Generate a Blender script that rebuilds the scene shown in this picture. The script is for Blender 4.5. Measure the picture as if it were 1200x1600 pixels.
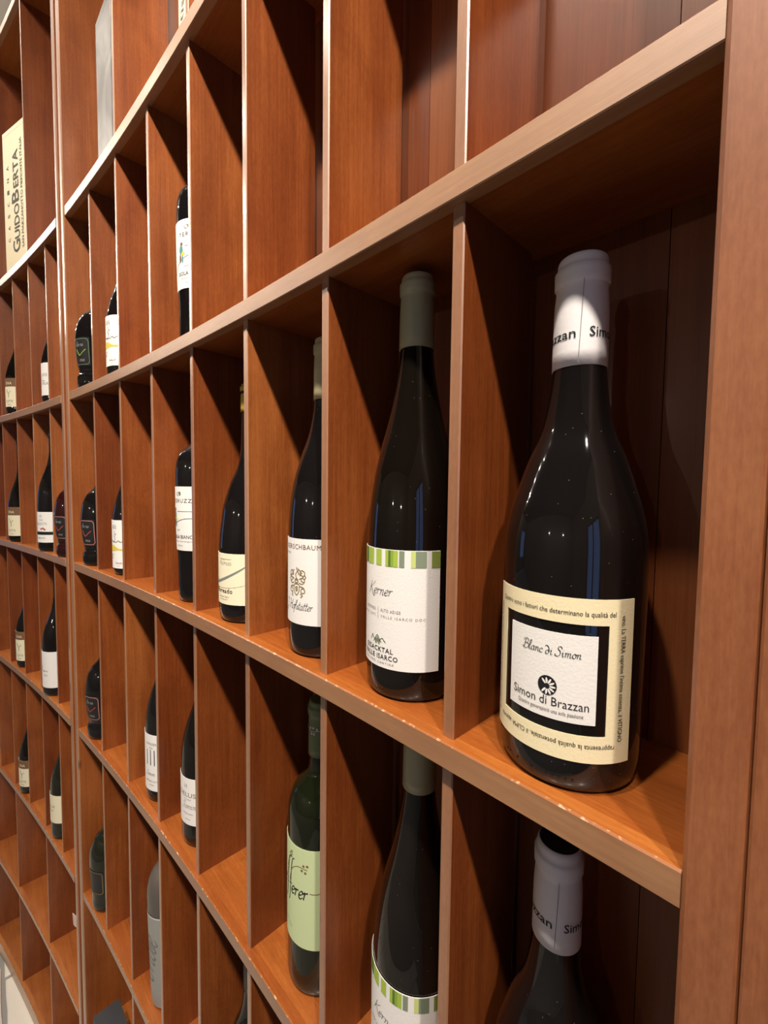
import bpy, bmesh, math, random
from math import pi, sin, cos, radians, degrees, sqrt, atan2
from mathutils import Vector, Matrix

for o in list(bpy.data.objects):
    bpy.data.objects.remove(o, do_unlink=True)
SC = bpy.context.scene
COL = SC.collection
random.seed(7)

# ---------------------------------------------------------------- units
P = 0.135            # one shelf pitch in metres
ZF = 10.55           # height of the reference level above the floor, in pitches
KC = -0.0080355      # the shelf wall is gently curved in plan: y = KC * x^2 (pitches)

def W(x, yo, z):
    """shelf coordinates (x along, yo = depth behind the curved front, z) in pitches -> metres"""
    return Vector((x * P, (yo + KC * x * x) * P, (z + ZF) * P))

# ---------------------------------------------------------------- camera
cam_d = bpy.data.cameras.new('camera')
cam = bpy.data.objects.new('camera', cam_d)
COL.objects.link(cam)
yaw, pitch, roll = radians(46.302), radians(-3.139), radians(0.689)
fwd = Vector((-sin(yaw) * cos(pitch), cos(yaw) * cos(pitch), sin(pitch)))
rt0 = Vector((cos(yaw), sin(yaw), 0))
up0 = rt0.cross(fwd)
rt = cos(roll) * rt0 + sin(roll) * up0
up = -sin(roll) * rt0 + cos(roll) * up0
R3 = Matrix((rt, up, -fwd)).transposed()
cam.matrix_world = Matrix.Translation(Vector((0.27708 * P, -1.59901 * P, (1.14225 + ZF) * P))) @ R3.to_4x4()
cam_d.sensor_fit = 'HORIZONTAL'
cam_d.sensor_width = 36.0
cam_d.lens = 670.19 / 1200 * 36.0
cam_d.clip_start = 0.01
cam_d.dof.use_dof = False
SC.camera = cam

# ---------------------------------------------------------------- world, lamps, exposure
wd = bpy.data.worlds.new('daylight'); SC.world = wd; wd.use_nodes = True
bgn = wd.node_tree.nodes['Background']
bgn.inputs['Color'].default_value = (0.30, 0.48, 1.0, 1)
bgn.inputs['Strength'].default_value = 1.2

SC.view_settings.view_transform = 'Standard'
SC.view_settings.look = 'None'
SC.view_settings.gamma = 1.0
SC.view_settings.use_curve_mapping = False
SC.view_settings.exposure = -0.1

def lamp(x, y, z, watts, color, aim=None, radius=0.042, size=165, blend=0.9):
    ld = bpy.data.lights.new('shop_or_fill_lamp', 'SPOT' if aim else 'POINT')
    ld.energy = watts; ld.color = color; ld.shadow_soft_size = radius
    lo = bpy.data.objects.new('shop_or_fill_lamp', ld); COL.objects.link(lo)
    lo.location = (x * P, y * P, (z + ZF) * P)
    if aim:
        ld.spot_size = radians(size); ld.spot_blend = blend
        d = Vector(((aim[0] - x), (aim[1] - y), (aim[2] - z)))
        lo.rotation_euler = d.to_track_quat('-Z', 'Y').to_euler()
    return lo
WARM = (1.0, 0.885, 0.75)
# a straight track of spots about 0.7 m in front of the shelves, under the ceiling, running on to the
# left; the first heads are turned down the track, the others face the shelves
for i in range(15):
    lx = 8.0 - 4.6 * i
    ly = -5.4 if lx > -18 else -8.0
    if lx > 0: lamp(lx, ly, 14.3, 195, WARM, (lx - 6.0, 0.0, 6.2), size=69, blend=1.0)
    elif lx > -4: lamp(lx, ly, 14.3, 130, WARM, (lx - 0.5, 0.0, 4.5), size=70, blend=1.0)
    elif lx > -18: lamp(lx, ly, 14.3, 45, WARM, (lx - 2.0, 0.0, 4.5), size=68, blend=1.0)
    # the bare bulb glare seen from the side
    lamp(lx, ly, 14.3, 7.0 if lx > -2 else (10.0 if lx > -18 else 26.0), WARM, radius=0.016)
# added unseen fill spots: their bounce off the far wall brightens the bays
for lx in (-14.0, -4.0, 6.0):
    lamp(lx, -23.0, 14.3, 65, (1.0, 0.92, 0.82), (lx, -30.0, -6.0), radius=0.05, size=130, blend=1.0)
# two pendants further back in the shop
lamp(-8.2, -26.6, 5.9, 12, (1.0, 0.88, 0.74), radius=0.02)
lamp(2.7, -27.5, 5.9, 12, (1.0, 0.88, 0.74), radius=0.02)

# ---------------------------------------------------------------- material helpers
MATS = {}
def nt(name):
    m = bpy.data.materials.new(name); m.use_nodes = True
    t = m.node_tree; b = t.nodes['Principled BSDF']
    MATS[name] = m
    return m, t, b
def plain(name, col, rough=0.5, spec=0.5, metal=0.0, coat=0.0, sheen=0.0, bump=0.0, bscale=900):
    m, t, b = nt(name)
    b.inputs['Base Color'].default_value = (*col, 1)
    b.inputs['Roughness'].default_value = rough
    b.inputs['Specular IOR Level'].default_value = spec
    b.inputs['Metallic'].default_value = metal
    b.inputs['Coat Weight'].default_value = coat
    b.inputs['Coat Roughness'].default_value = 0.05
    tc = t.nodes.new('ShaderNodeTexCoord')
    n = t.nodes.new('ShaderNodeTexNoise'); n.inputs['Scale'].default_value = bscale
    n.inputs['Detail'].default_value = 2
    t.links.new(tc.outputs['Object'], n.inputs['Vector'])
    if bump:
        bp = t.nodes.new('ShaderNodeBump'); bp.inputs['Strength'].default_value = bump
        bp.inputs['Distance'].default_value = 0.0006
        t.links.new(n.outputs['Fac'], bp.inputs['Height']); t.links.new(bp.outputs['Normal'], b.inputs['Normal'])
    # faint tone variation so no surface is a dead flat colour
    mx = t.nodes.new('ShaderNodeMix'); mx.data_type = 'RGBA'; mx.blend_type = 'MULTIPLY'
    mx.inputs['Factor'].default_value = 0.12
    mx.inputs[6].default_value = (*col, 1)
    t.links.new(n.outputs['Color'], mx.inputs[7])
    mr = t.nodes.new('ShaderNodeMapRange'); mr.inputs['To Min'].default_value = 0.75; mr.inputs['To Max'].default_value = 1.0
    t.links.new(n.outputs['Fac'], mr.inputs['Value']); t.links.new(mr.outputs['Result'], mx.inputs[7])
    t.links.new(mx.outputs[2], b.inputs['Base Color'])
    return m

def wood(name, axis, dark, mid, light, rough=0.36, coat=0.25, fleck=0.35, spec=0.5, vary=1.0, crough=0.16):
    """cherry veneer; axis = grain direction"""
    m, t, b = nt(name)
    L = t.links.new; N = t.nodes.new
    tc = N('ShaderNodeTexCoord'); oi = N('ShaderNodeObjectInfo')
    off = N('ShaderNodeVectorMath'); off.operation = 'MULTIPLY_ADD'
    off.inputs[1].default_value = (7.3, 5.1, 9.7)
    cmb = N('ShaderNodeCombineXYZ')
    for i in range(3): L(oi.outputs['Random'], cmb.inputs[i])
    L(cmb.outputs[0], off.inputs[0]); L(tc.outputs['Object'], off.inputs[2])
    def stretched(across, along, detail, rough_=0.6, dist=0.0):
        mp = N('ShaderNodeMapping')
        s = [across] * 3; s['XYZ'.index(axis)] = along
        mp.inputs['Scale'].default_value = s
        L(off.outputs[0], mp.inputs['Vector'])
        n = N('ShaderNodeTexNoise'); n.inputs['Scale'].default_value = 1
        n.inputs['Detail'].default_value = detail; n.inputs['Roughness'].default_value = rough_
        n.inputs['Distortion'].default_value = dist
        L(mp.outputs[0], n.inputs['Vector'])
        return n.outputs['Fac']
    bands = stretched(26, 1.6, 3, 0.55, 0.6)
    streak = stretched(420, 9, 3, 0.7)
    fl = stretched(520, 150, 2, 0.6)
    fig = stretched(14, 9, 2, 0.5, 1.2)
    def math_(op, a, v):
        k = N('ShaderNodeMath'); k.operation = op
        if hasattr(a, 'is_linked') or True:
            L(a, k.inputs[0])
        if isinstance(v, (int, float)): k.inputs[1].default_value = v
        else: L(v, k.inputs[1])
        return k.outputs[0]
    s = math_('MULTIPLY', bands, 0.42)
    s = math_('ADD', s, math_('MULTIPLY', streak, 0.30))
    s = math_('ADD', s, math_('MULTIPLY', fl, fleck * 0.5))
    s = math_('ADD', s, math_('MULTIPLY', fig, 0.22))
    s = math_('ADD', s, math_('MULTIPLY', oi.outputs['Random'], 0.16))
    mr = N('ShaderNodeMapRange')
    mr.inputs['From Min'].default_value = 0.36 + fleck * 0.16; mr.inputs['From Max'].default_value = 0.66 + fleck * 0.34
    L(s, mr.inputs['Value'])
    cr = N('ShaderNodeValToRGB')
    e = cr.color_ramp.elements
    e[0].position = 0.0; e[0].color = (*dark, 1)
    e[1].position = 1.0; e[1].color = (*light, 1)
    k = e.new(0.5); k.color = (*mid, 1)
    L(mr.outputs['Result'], cr.inputs['Fac'])
    # small knots and dark pores
    vo = N('ShaderNodeTexVoronoi'); vo.inputs['Scale'].default_value = 1
    mp = N('ShaderNodeMapping'); sc = [9, 9, 9]; sc['XYZ'.index(axis)] = 4.5
    mp.inputs['Scale'].default_value = sc; L(off.outputs[0], mp.inputs['Vector']); L(mp.outputs[0], vo.inputs['Vector'])
    kn = N('ShaderNodeMapRange'); kn.inputs['From Min'].default_value = 0.015; kn.inputs['From Max'].default_value = 0.06
    kn.inputs['To Min'].default_value = 0.35; kn.inputs['To Max'].default_value = 1.0
    L(vo.outputs['Distance'], kn.inputs['Value'])
    mx = N('ShaderNodeMix'); mx.data_type = 'RGBA'; mx.blend_type = 'MULTIPLY'; mx.inputs['Factor'].default_value = 1
    L(cr.outputs['Color'], mx.inputs[6]); L(kn.outputs['Result'], mx.inputs[7])
    tone = N('ShaderNodeMix'); tone.data_type = 'RGBA'
    tone.inputs[6].default_value = (0.88, 0.78, 0.72, 1); tone.inputs[7].default_value = (1.14, 1.22, 1.20, 1)
    fr = N('ShaderNodeMath'); fr.operation = 'FRACT'; L(math_('MULTIPLY', oi.outputs['Random'], 7.31), fr.inputs[0])
    L(fr.outputs[0], tone.inputs['Factor'])
    mt = N('ShaderNodeMix'); mt.data_type = 'RGBA'; mt.blend_type = 'MULTIPLY'; mt.inputs['Factor'].default_value = vary
    L(mx.outputs[2], mt.inputs[6]); L(tone.outputs[2], mt.inputs[7])
    L(mt.outputs[2], b.inputs['Base Color'])
    b.inputs['Roughness'].default_value = rough
    b.inputs['Specular IOR Level'].default_value = spec
    b.inputs['Coat Weight'].default_value = coat
    b.inputs['Coat Roughness'].default_value = crough
    bp = N('ShaderNodeBump'); bp.inputs['Strength'].default_value = 0.10; bp.inputs['Distance'].default_value = 0.0006
    L(streak, bp.inputs['Height']); L(bp.outputs['Normal'], b.inputs['Normal'])
    return m

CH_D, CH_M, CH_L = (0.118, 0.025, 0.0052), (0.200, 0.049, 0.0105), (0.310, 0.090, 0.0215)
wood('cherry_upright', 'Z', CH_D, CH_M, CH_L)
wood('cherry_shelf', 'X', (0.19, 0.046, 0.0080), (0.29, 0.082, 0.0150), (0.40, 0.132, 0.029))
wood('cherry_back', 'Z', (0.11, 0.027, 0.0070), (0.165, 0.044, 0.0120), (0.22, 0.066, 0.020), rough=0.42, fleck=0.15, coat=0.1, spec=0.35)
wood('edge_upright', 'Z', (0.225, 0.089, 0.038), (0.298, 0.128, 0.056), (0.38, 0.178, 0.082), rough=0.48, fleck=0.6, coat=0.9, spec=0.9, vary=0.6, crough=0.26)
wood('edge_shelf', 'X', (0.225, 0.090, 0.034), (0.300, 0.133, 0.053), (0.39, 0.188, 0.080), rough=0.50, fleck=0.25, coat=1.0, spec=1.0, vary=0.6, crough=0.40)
wood('post_wood', 'Z', (0.172, 0.050, 0.0165), (0.235, 0.074, 0.026), (0.31, 0.109, 0.042), rough=0.48, fleck=0.7, coat=0.12, spec=0.6, vary=0.5)

# worn varnish on the front top arris of a shelf
def worn():
    m, t, b = nt('worn_arris'); L = t.links.new; N = t.nodes.new
    tc = N('ShaderNodeTexCoord'); n = N('ShaderNodeTexNoise'); n.inputs['Scale'].default_value = 210; n.inputs['Detail'].default_value = 5
    L(tc.outputs['Object'], n.inputs['Vector'])
    cr = N('ShaderNodeValToRGB'); cr.color_ramp.elements[0].position = 0.55; cr.color_ramp.elements[1].position = 0.72
    cr.color_ramp.elements[0].color = (0.30, 0.105, 0.032, 1); cr.color_ramp.elements[1].color = (0.72, 0.50, 0.33, 1)
    L(n.outputs['Fac'], cr.inputs['Fac']); L(cr.outputs['Color'], b.inputs['Base Color'])
    b.inputs['Roughness'].default_value = 0.3
worn()

def glass(name, col, rough=0.03, dust=0.0):
    m, t, b = nt(name); L = t.links.new; N = t.nodes.new
    b.inputs['Base Color'].default_value = (*col, 1)
    b.inputs['IOR'].default_value = 1.52
    b.inputs['Roughness'].default_value = rough
    b.inputs['Specular IOR Level'].default_value = 0.5
    tc = N('ShaderNodeTexCoord'); n = N('ShaderNodeTexNoise'); n.inputs['Scale'].default_value = 60; n.inputs['Detail'].default_value = 5
    L(tc.outputs['Object'], n.inputs['Vector'])
    mr = N('ShaderNodeMapRange'); mr.inputs['To Min'].default_value = rough; mr.inputs['To Max'].default_value = rough + 0.03
    L(n.outputs['Fac'], mr.inputs['Value']); L(mr.outputs['Result'], b.inputs['Roughness'])
    if dust:
        v = N('ShaderNodeTexVoronoi'); v.inputs['Scale'].default_value = 330
        L(tc.outputs['Object'], v.inputs['Vector'])
        k = N('ShaderNodeMapRange'); k.inputs['From Min'].default_value = 0.05; k.inputs['From Max'].default_value = 0.10
        k.inputs['To Min'].default_value = 1.0; k.inputs['To Max'].default_value = 0.0
        L(v.outputs['Distance'], k.inputs['Value'])
        g = N('ShaderNodeMath'); g.operation = 'GREATER_THAN'; g.inputs[1].default_value = 0.80
        sp = N('ShaderNodeSeparateColor'); L(v.outputs['Color'], sp.inputs[0]); L(sp.outputs[0], g.inputs[0])
        mu = N('ShaderNodeMath'); mu.operation = 'MULTIPLY'; L(g.outputs[0], mu.inputs[0]); L(k.outputs['Result'], mu.inputs[1])
        mx = N('ShaderNodeMix'); mx.data_type = 'RGBA'; mx.inputs[6].default_value = (*col, 1); mx.inputs[7].default_value = (0.16, 0.14, 0.12, 1)
        L(mu.outputs[0], mx.inputs['Factor']); L(mx.outputs[2], b.inputs['Base Color'])
    return m
glass('glass_black', (0.006, 0.005, 0.005), 0.03, dust=1)
glass('glass_brown', (0.005, 0.0035, 0.0025), 0.02, dust=1)
glass('glass_olive', (0.012, 0.013, 0.007), 0.04)
glass('glass_green', (0.006, 0.008, 0.003), 0.02)
glass('glass_ruby', (0.022, 0.004, 0.004), 0.03)
glass('glass_frost', (0.31, 0.315, 0.29), 0.38)
plain('frost_dark', (0.10, 0.085, 0.075), 0.32)
plain('paper_white', (0.82, 0.80, 0.775), 0.75, 0.25, bump=0.18, bscale=700)
plain('paper_cream', (0.84, 0.74, 0.48), 0.75, 0.25, bump=0.15, bscale=700)
plain('paper_ivory', (0.84, 0.78, 0.57), 0.75, 0.25, bump=0.15, bscale=700)
plain('paper_pale_green', (0.56, 0.66, 0.37), 0.72, 0.25, bump=0.12, bscale=700)
plain('paper_black', (0.018, 0.017, 0.017), 0.45, 0.4)
plain('ink_black', (0.012, 0.012, 0.013), 0.6, 0.3)
plain('ink_grey', (0.22, 0.21, 0.20), 0.7, 0.2)
plain('ink_gold', (0.26, 0.17, 0.06), 0.5, 0.4)
plain('ink_red', (0.45, 0.07, 0.05), 0.6, 0.3)
plain('ink_white', (0.70, 0.68, 0.66), 0.6, 0.3)
plain('ink_label_grey', (0.30, 0.29, 0.28), 0.6, 0.3)
plain('ink_stencil', (0.07, 0.07, 0.065), 0.7, 0.2)
plain('ink_brown', (0.20, 0.11, 0.06), 0.7, 0.2)
plain('ink_yellow', (0.68, 0.55, 0.07), 0.7, 0.2)
plain('ink_teal', (0.10, 0.28, 0.26), 0.7, 0.2)
plain('ink_bluegrey', (0.20, 0.23, 0.23), 0.5, 0.3)
plain('ink_rose', (0.50, 0.20, 0.17), 0.6, 0.3)
plain('ink_sage_line', (0.10, 0.16, 0.11), 0.6, 0.3)
plain('stripe_lime', (0.36, 0.50, 0.07), 0.7, 0.2)
plain('stripe_light', (0.56, 0.64, 0.22), 0.7, 0.2)
plain('stripe_dark', (0.10, 0.17, 0.035), 0.7, 0.2)
plain('stripe_mid', (0.25, 0.38, 0.05), 0.7, 0.2)
plain('stripe_sage', (0.22, 0.27, 0.19), 0.7, 0.2)
plain('stripe_olive', (0.22, 0.28, 0.06), 0.7, 0.2)
plain('capsule_white', (0.76, 0.74, 0.76), 0.45, 0.4, bump=0.15, bscale=300)
plain('capsule_olive', (0.36, 0.35, 0.21), 0.36, 0.5)
plain('capsule_beige', (0.46, 0.41, 0.23), 0.4, 0.5)
plain('capsule_yellow', (0.62, 0.42, 0.06), 0.4, 0.5)
plain('capsule_green', (0.15, 0.20, 0.09), 0.4, 0.5)
plain('capsule_black', (0.012, 0.011, 0.011), 0.35, 0.5)
plain('capsule_top_dark', (0.02, 0.017, 0.016), 0.5, 0.4)
plain('pine_box', (0.80, 0.70, 0.47), 0.6, 0.3, bump=0.2, bscale=120)
plain('card_black', (0.035, 0.036, 0.040), 0.55, 0.4)
plain('plaster', (0.20, 0.175, 0.15), 0.9, 0.2, bump=0.2, bscale=60)
plain('plaster_dark', (0.20, 0.185, 0.175), 0.9, 0.2)
plain('ceiling_paint', (0.06, 0.058, 0.056), 0.9, 0.2)
plain('grout', (0.30, 0.29, 0.28), 0.9, 0.2)
plain('stone_tile', (0.74, 0.70, 0.63), 0.65, 0.35, bump=0.6, bscale=40)
plain('pink_paper', (0.80, 0.60, 0.56), 0.7, 0.3)
plain('metal_dark', (0.03, 0.03, 0.03), 0.4, 0.5)
def smoke():
    m, t, b = nt('grey_print'); L = t.links.new; N = t.nodes.new
    tc = N('ShaderNodeTexCoord'); n = N('ShaderNodeTexNoise'); n.inputs['Scale'].default_value = 9; n.inputs['Detail'].default_value = 4; n.inputs['Distortion'].default_value = 1.6
    L(tc.outputs['Object'], n.inputs['Vector'])
    cr = N('ShaderNodeValToRGB'); cr.color_ramp.elements[0].position = 0.35; cr.color_ramp.elements[1].position = 0.68
    cr.color_ramp.elements[0].color = (0.085, 0.082, 0.080, 1); cr.color_ramp.elements[1].color = (0.23, 0.215, 0.205, 1)
    L(n.outputs['Fac'], cr.inputs['Fac']); L(cr.outputs['Color'], b.inputs['Base Color']); b.inputs['Roughness'].default_value = 0.4
smoke()
def pane():
    m, t, b = nt('window_glass')
    b.inputs['Transmission Weight'].default_value = 1; b.inputs['Roughness'].default_value = 0; b.inputs['IOR'].default_value = 1.02
    b.inputs['Base Color'].default_value = (0.9, 0.95, 1, 1)
pane()

# ---------------------------------------------------------------- object helpers
def mesh_obj(name, verts, faces, mats, parent=None, loc=None, smooth=False, fmat=None):
    me = bpy.data.meshes.new(name)
    me.from_pydata([tuple(v) for v in verts], [], faces)
    for m in (mats if isinstance(mats, (list, tuple)) else [mats]):
        me.materials.append(MATS[m])
    if fmat:
        for p, k in zip(me.polygons, fmat): p.material_index = k
    if smooth:
        me.polygons.foreach_set('use_smooth', [True] * len(me.polygons))
    me.update()
    return link(name, me, parent, loc)
def link(name, me, parent=None, loc=None):
    o = bpy.data.objects.new(name, me); COL.objects.link(o)
    if parent: o.parent = parent
    if loc is not None: o.location = loc
    return o
def empty(name, loc, rz=0.0, parent=None):
    o = bpy.data.objects.new(name, None); COL.objects.link(o)
    o.location = loc; o.rotation_euler = (0, 0, rz); o.empty_display_size = 0.05
    if parent: o.parent = parent
    return o
def tag(o, label=None, cat=None, group=None, kind=None):
    if label: o['label'] = label
    if cat: o['category'] = cat
    if group: o['group'] = group
    if kind: o['kind'] = kind
    return o
def box_mesh(name, x0, x1, y0, y1, z0, z1, mats, ch=0.0, front=None, parent=None, loc=None):
    """box with chamfered front (low y) vertical edges; slot 1 on the front faces when front is set"""
    if ch:
        sec = [(x0 + ch, y0), (x1 - ch, y0), (x1, y0 + ch), (x1, y1), (x0, y1), (x0, y0 + ch)]
    else:
        sec = [(x0, y0), (x1, y0), (x1, y1), (x0, y1)]
    n = len(sec)
    v = [(x, y, z0) for x, y in sec] + [(x, y, z1) for x, y in sec]
    f = [tuple(range(n - 1, -1, -1)), tuple(range(n, 2 * n))]
    fm = [0, 0]
    for i in range(n):
        j = (i + 1) % n
        f.append((i, j, n + j, n + i))
        fm.append(1 if front and (i == 0 or (ch and i in (1, 5))) else 0)
    return mesh_obj(name, v, f, mats, parent, loc, fmat=fm)

def sweep(name, x0, x1, sec, mats, fmat_sec, parent=None, step=0.25):
    """sweep a (yo, z) section along the curved front from x0 to x1"""
    n = max(2, int(abs(x1 - x0) / step) + 1)
    m = len(sec); v = []; f = []; fm = []
    o = W((x0 + x1) / 2, 0, sec[0][1])
    for i in range(n + 1):
        x = x0 + (x1 - x0) * i / n
        for yo, z in sec: v.append(W(x, yo, z) - o)
    for i in range(n):
        for j in range(m):
            k = (j + 1) % m
            f.append((i * m + j, i * m + k, (i + 1) * m + k, (i + 1) * m + j)); fm.append(fmat_sec[j])
    f.append(tuple(range(m))); fm.append(0)
    f.append(tuple(n * m + j for j in range(m - 1, -1, -1))); fm.append(0)
    ob = mesh_obj(name, v, f, mats, parent, o, fmat=fm)
    bm = bmesh.new(); bm.from_mesh(ob.data); bmesh.ops.recalc_face_normals(bm, faces=bm.faces); bm.to_mesh(ob.data); bm.free()
    return ob

# ---------------------------------------------------------------- the room
def slab(name, x0, x1, y0, y1, z0, z1, mat, kind='structure', parent=None):
    o = box_mesh(name, x0 * P, x1 * P, y0 * P, y1 * P, (z0 + ZF) * P, (z1 + ZF) * P, [mat], parent=parent)
    if kind and not parent: o['kind'] = kind
    return o
RX0, RX1, RY0 = -62.0, 14.0, -34.0
floor = slab('floor', RX0, RX1, RY0, 1.2, -ZF - 0.8, -ZF - 0.06, 'grout')
tag(floor, 'pale stone paved floor with grey joints', None)
# stone pavers, each with its own slightly uneven outline
rt_ = random.Random(3)
TS = 3.0
for ix in range(-4, 6):
    for iy in range(-3, 1):
        xa = -12.74 + ix * TS; ya = -1.45 + iy * TS
        off_ = (1.4 if iy % 2 else 0.0)
        xa += off_
        if xa + TS > RX1 or xa < RX0: continue
        g = 0.035; pts = []
        nn = 7
        corners = [(xa + g, ya + g), (xa + TS - g, ya + g), (xa + TS - g, ya + TS - g), (xa + g, ya + TS - g)]
        if iy == 0: corners[2] = (corners[2][0], min(corners[2][1], 0.6)); corners[3] = (corners[3][0], min(corners[3][1], 0.6))
        for a in range(4):
            c0 = corners[a]; c1 = corners[(a + 1) % 4]
            for s in range(nn):
                tt = s / nn
                pts.append((c0[0] + (c1[0] - c0[0]) * tt + rt_.uniform(-.022, .022), c0[1] + (c1[1] - c0[1]) * tt + rt_.uniform(-.022, .022)))
        n = len(pts); h = rt_.uniform(-0.008, 0.008)
        cx = sum(p[0] for p in pts) / n; cy = sum(p[1] for p in pts) / n
        v = [(x * P, y * P, (-0.062) * P) for x, y in pts] + [(x * P, y * P, (-0.02 + h) * P) for x, y in pts]
        v += [((cx + (x - cx) * 0.975) * P, (cy + (y - cy) * 0.975) * P, h * P) for x, y in pts]
        f = [tuple(range(2 * n, 3 * n))]
        for i in range(n):
            j = (i + 1) % n
            f.append((i, j, n + j, n + i)); f.append((n + i, n + j, 2 * n + j, 2 * n + i))
        mesh_obj('paving_stone', v, f, ['stone_tile'], floor)
ceil = slab('ceiling', RX0, RX1, RY0, 1.4, 15.0, 15.6, 'ceiling_paint'); tag(ceil, 'dark painted shop ceiling')
# the wall behind the shelves follows their curve and runs on straight beyond them
def wall_back():
    pts = [RX0 + 0.01] + [-17.5 + 1.0 * i for i in range(0, 18)] + [0.5, RX1 - 0.01]
    v = []; f = []
    for x in pts:
        y = 0.80 + KC * (max(x, -17.5) if x < 0 else 0.0) ** 2
        v += [(x * P, y * P, 0), (x * P, y * P, (15.0 + ZF) * P), (x * P, (y + .4) * P, (15.0 + ZF) * P), (x * P, (y + .4) * P, 0)]
    for i in range(len(pts) - 1):
        for j in range(4): f.append((4 * i + j, 4 * i + (j + 1) % 4, 4 * i + 4 + (j + 1) % 4, 4 * i + 4 + j))
    return mesh_obj('wall_back', v, f, ['plaster'])
tag(wall_back(), 'grey brown plaster wall behind the wine shelves', kind='structure')
tag(slab('wall_front', RX0, RX1, RY0 - 1, RY0, -ZF, 15.0, 'plaster_dark'), 'dark wall across the shop')
# end walls, each with a tall window (seen mirrored in the bottles)
def end_wall(name, wname, x0, x1, ya, yb, za, zb):
    wf = empty(name, (0, 0, 0)); tag(wf, 'end wall of the shop with a tall window', kind='structure')
    slab('wall_pier', x0, x1, RY0, ya, -ZF, 15.0, 'plaster', parent=wf)
    slab('wall_pier', x0, x1, yb, 1.4, -ZF, 15.0, 'plaster', parent=wf)
    slab('wall_header', x0, x1, ya, yb, zb, 15.0, 'plaster', parent=wf)
    slab('wall_sill', x0, x1, ya, yb, -ZF, za, 'plaster', parent=wf)
    w = empty(wname, (0, 0, 0)); tag(w, 'tall shop window with a dark metal frame', kind='structure')
    m = (ya + yb) / 2; t0 = (x0 + x1) / 2 - .15; t1 = t0 + .3
    for (u0, u1, v0, v1) in ((ya, ya + .3, za, zb), (yb - .3, yb, za, zb), (ya + .3, yb - .3, za, za + .3), (ya + .3, yb - .3, zb - .3, zb), (m - .25, m + .25, za + .3, zb - .3)):
        slab('window_frame', t0, t1, u0, u1, v0, v1, 'metal_dark', parent=w)
    slab('pane', t0 + .12, t0 + .16, ya + .3, m - .25, za + .3, zb - .3, 'window_glass', parent=w)
    slab('pane', t0 + .12, t0 + .16, m + .25, yb - .3, za + .3, zb - .3, 'window_glass', parent=w)
end_wall('wall_right', 'window_1', RX1, RX1 + 1, -15.0, -7.0, -6.0, 7.5)
end_wall('wall_left', 'window_2', RX0 - 1, RX0, -31.0, -21.0, -7.0, 7.5)

# ---------------------------------------------------------------- the shelf units
# (top, bottom) of each shelf board in pitches
SH = {'S0': (9.81, 9.68), 'S1': (5.311, 5.166), 'S2': (2.572, 2.442), 'S3': (-0.068, -0.197), 'S4': (-2.750, -2.877),
      'S5': (-5.522, -5.635), 'S6': (-7.95, -8.05), 'S7': (-10.22, -10.54)}
ORDER = ['S0', 'S1', 'S2', 'S3', 'S4', 'S5', 'S6', 'S7']
BACK = 0.75; DEP = 0.672; SETB = 0.045; TH = 0.067
DIV_MESH = {}
def divider(unit, x_left, upper, lower):
    zt = SH[upper][1]; zb = SH[lower][0]
    key = (upper, lower)
    loc = W(x_left, 0, zb)
    if key not in DIV_MESH:
        h = (zt - zb) * P
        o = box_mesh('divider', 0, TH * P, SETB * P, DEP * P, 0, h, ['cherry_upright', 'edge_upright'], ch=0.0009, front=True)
        DIV_MESH[key] = o.data
        o.parent = unit; o.location = loc
        return o
    return link('divider', DIV_MESH[key], unit, loc)
def shelf(unit, x0, x1, key):
    zt, zb = SH[key]; c = 0.008; LIP = 0.075
    s = sweep('shelf_board', x0, x1, [(LIP, zt), (LIP, zb), (BACK - 0.002, zb), (BACK - 0.002, zt)], ['cherry_shelf'], [0, 0, 0, 0], unit)
    # front lipping: bottom, underside chamfer, face, worn arris, top
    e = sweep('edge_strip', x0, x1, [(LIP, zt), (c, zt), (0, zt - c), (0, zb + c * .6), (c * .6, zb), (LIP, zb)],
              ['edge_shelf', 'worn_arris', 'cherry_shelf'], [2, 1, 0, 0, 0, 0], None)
    e.parent = s; e.location = e.location - s.location
    return s
def upright(unit, name, x0, x1, y0, y1, z0, z1, mats, ch):
    xc = (x0 + x1) / 2
    o = W(xc, 0, z0)
    return box_mesh(name, (x0 - xc) * P, (x1 - xc) * P, y0 * P, y1 * P, 0, (z1 - z0) * P, mats, ch=ch, front=True, parent=unit, loc=o)
def backs(unit, x0, x1, start):
    x = start
    while x > x1: x -= 0.727
    eds = [x1]
    while x > x0:
        if x < x1 - .05: eds.append(x)
        x -= 0.727
    eds.append(x0)
    for a, b_ in zip(eds[:-1], eds[1:]):
        r, l = a - .002, b_ + .002
        sweep('back_board', l, r, [(BACK, SH['S7'][1]), (BACK, 9.8), (BACK + .04, 9.8), (BACK + .04, SH['S7'][1])], ['cherry_back'], [0] * 4, unit, step=0.4)

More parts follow.
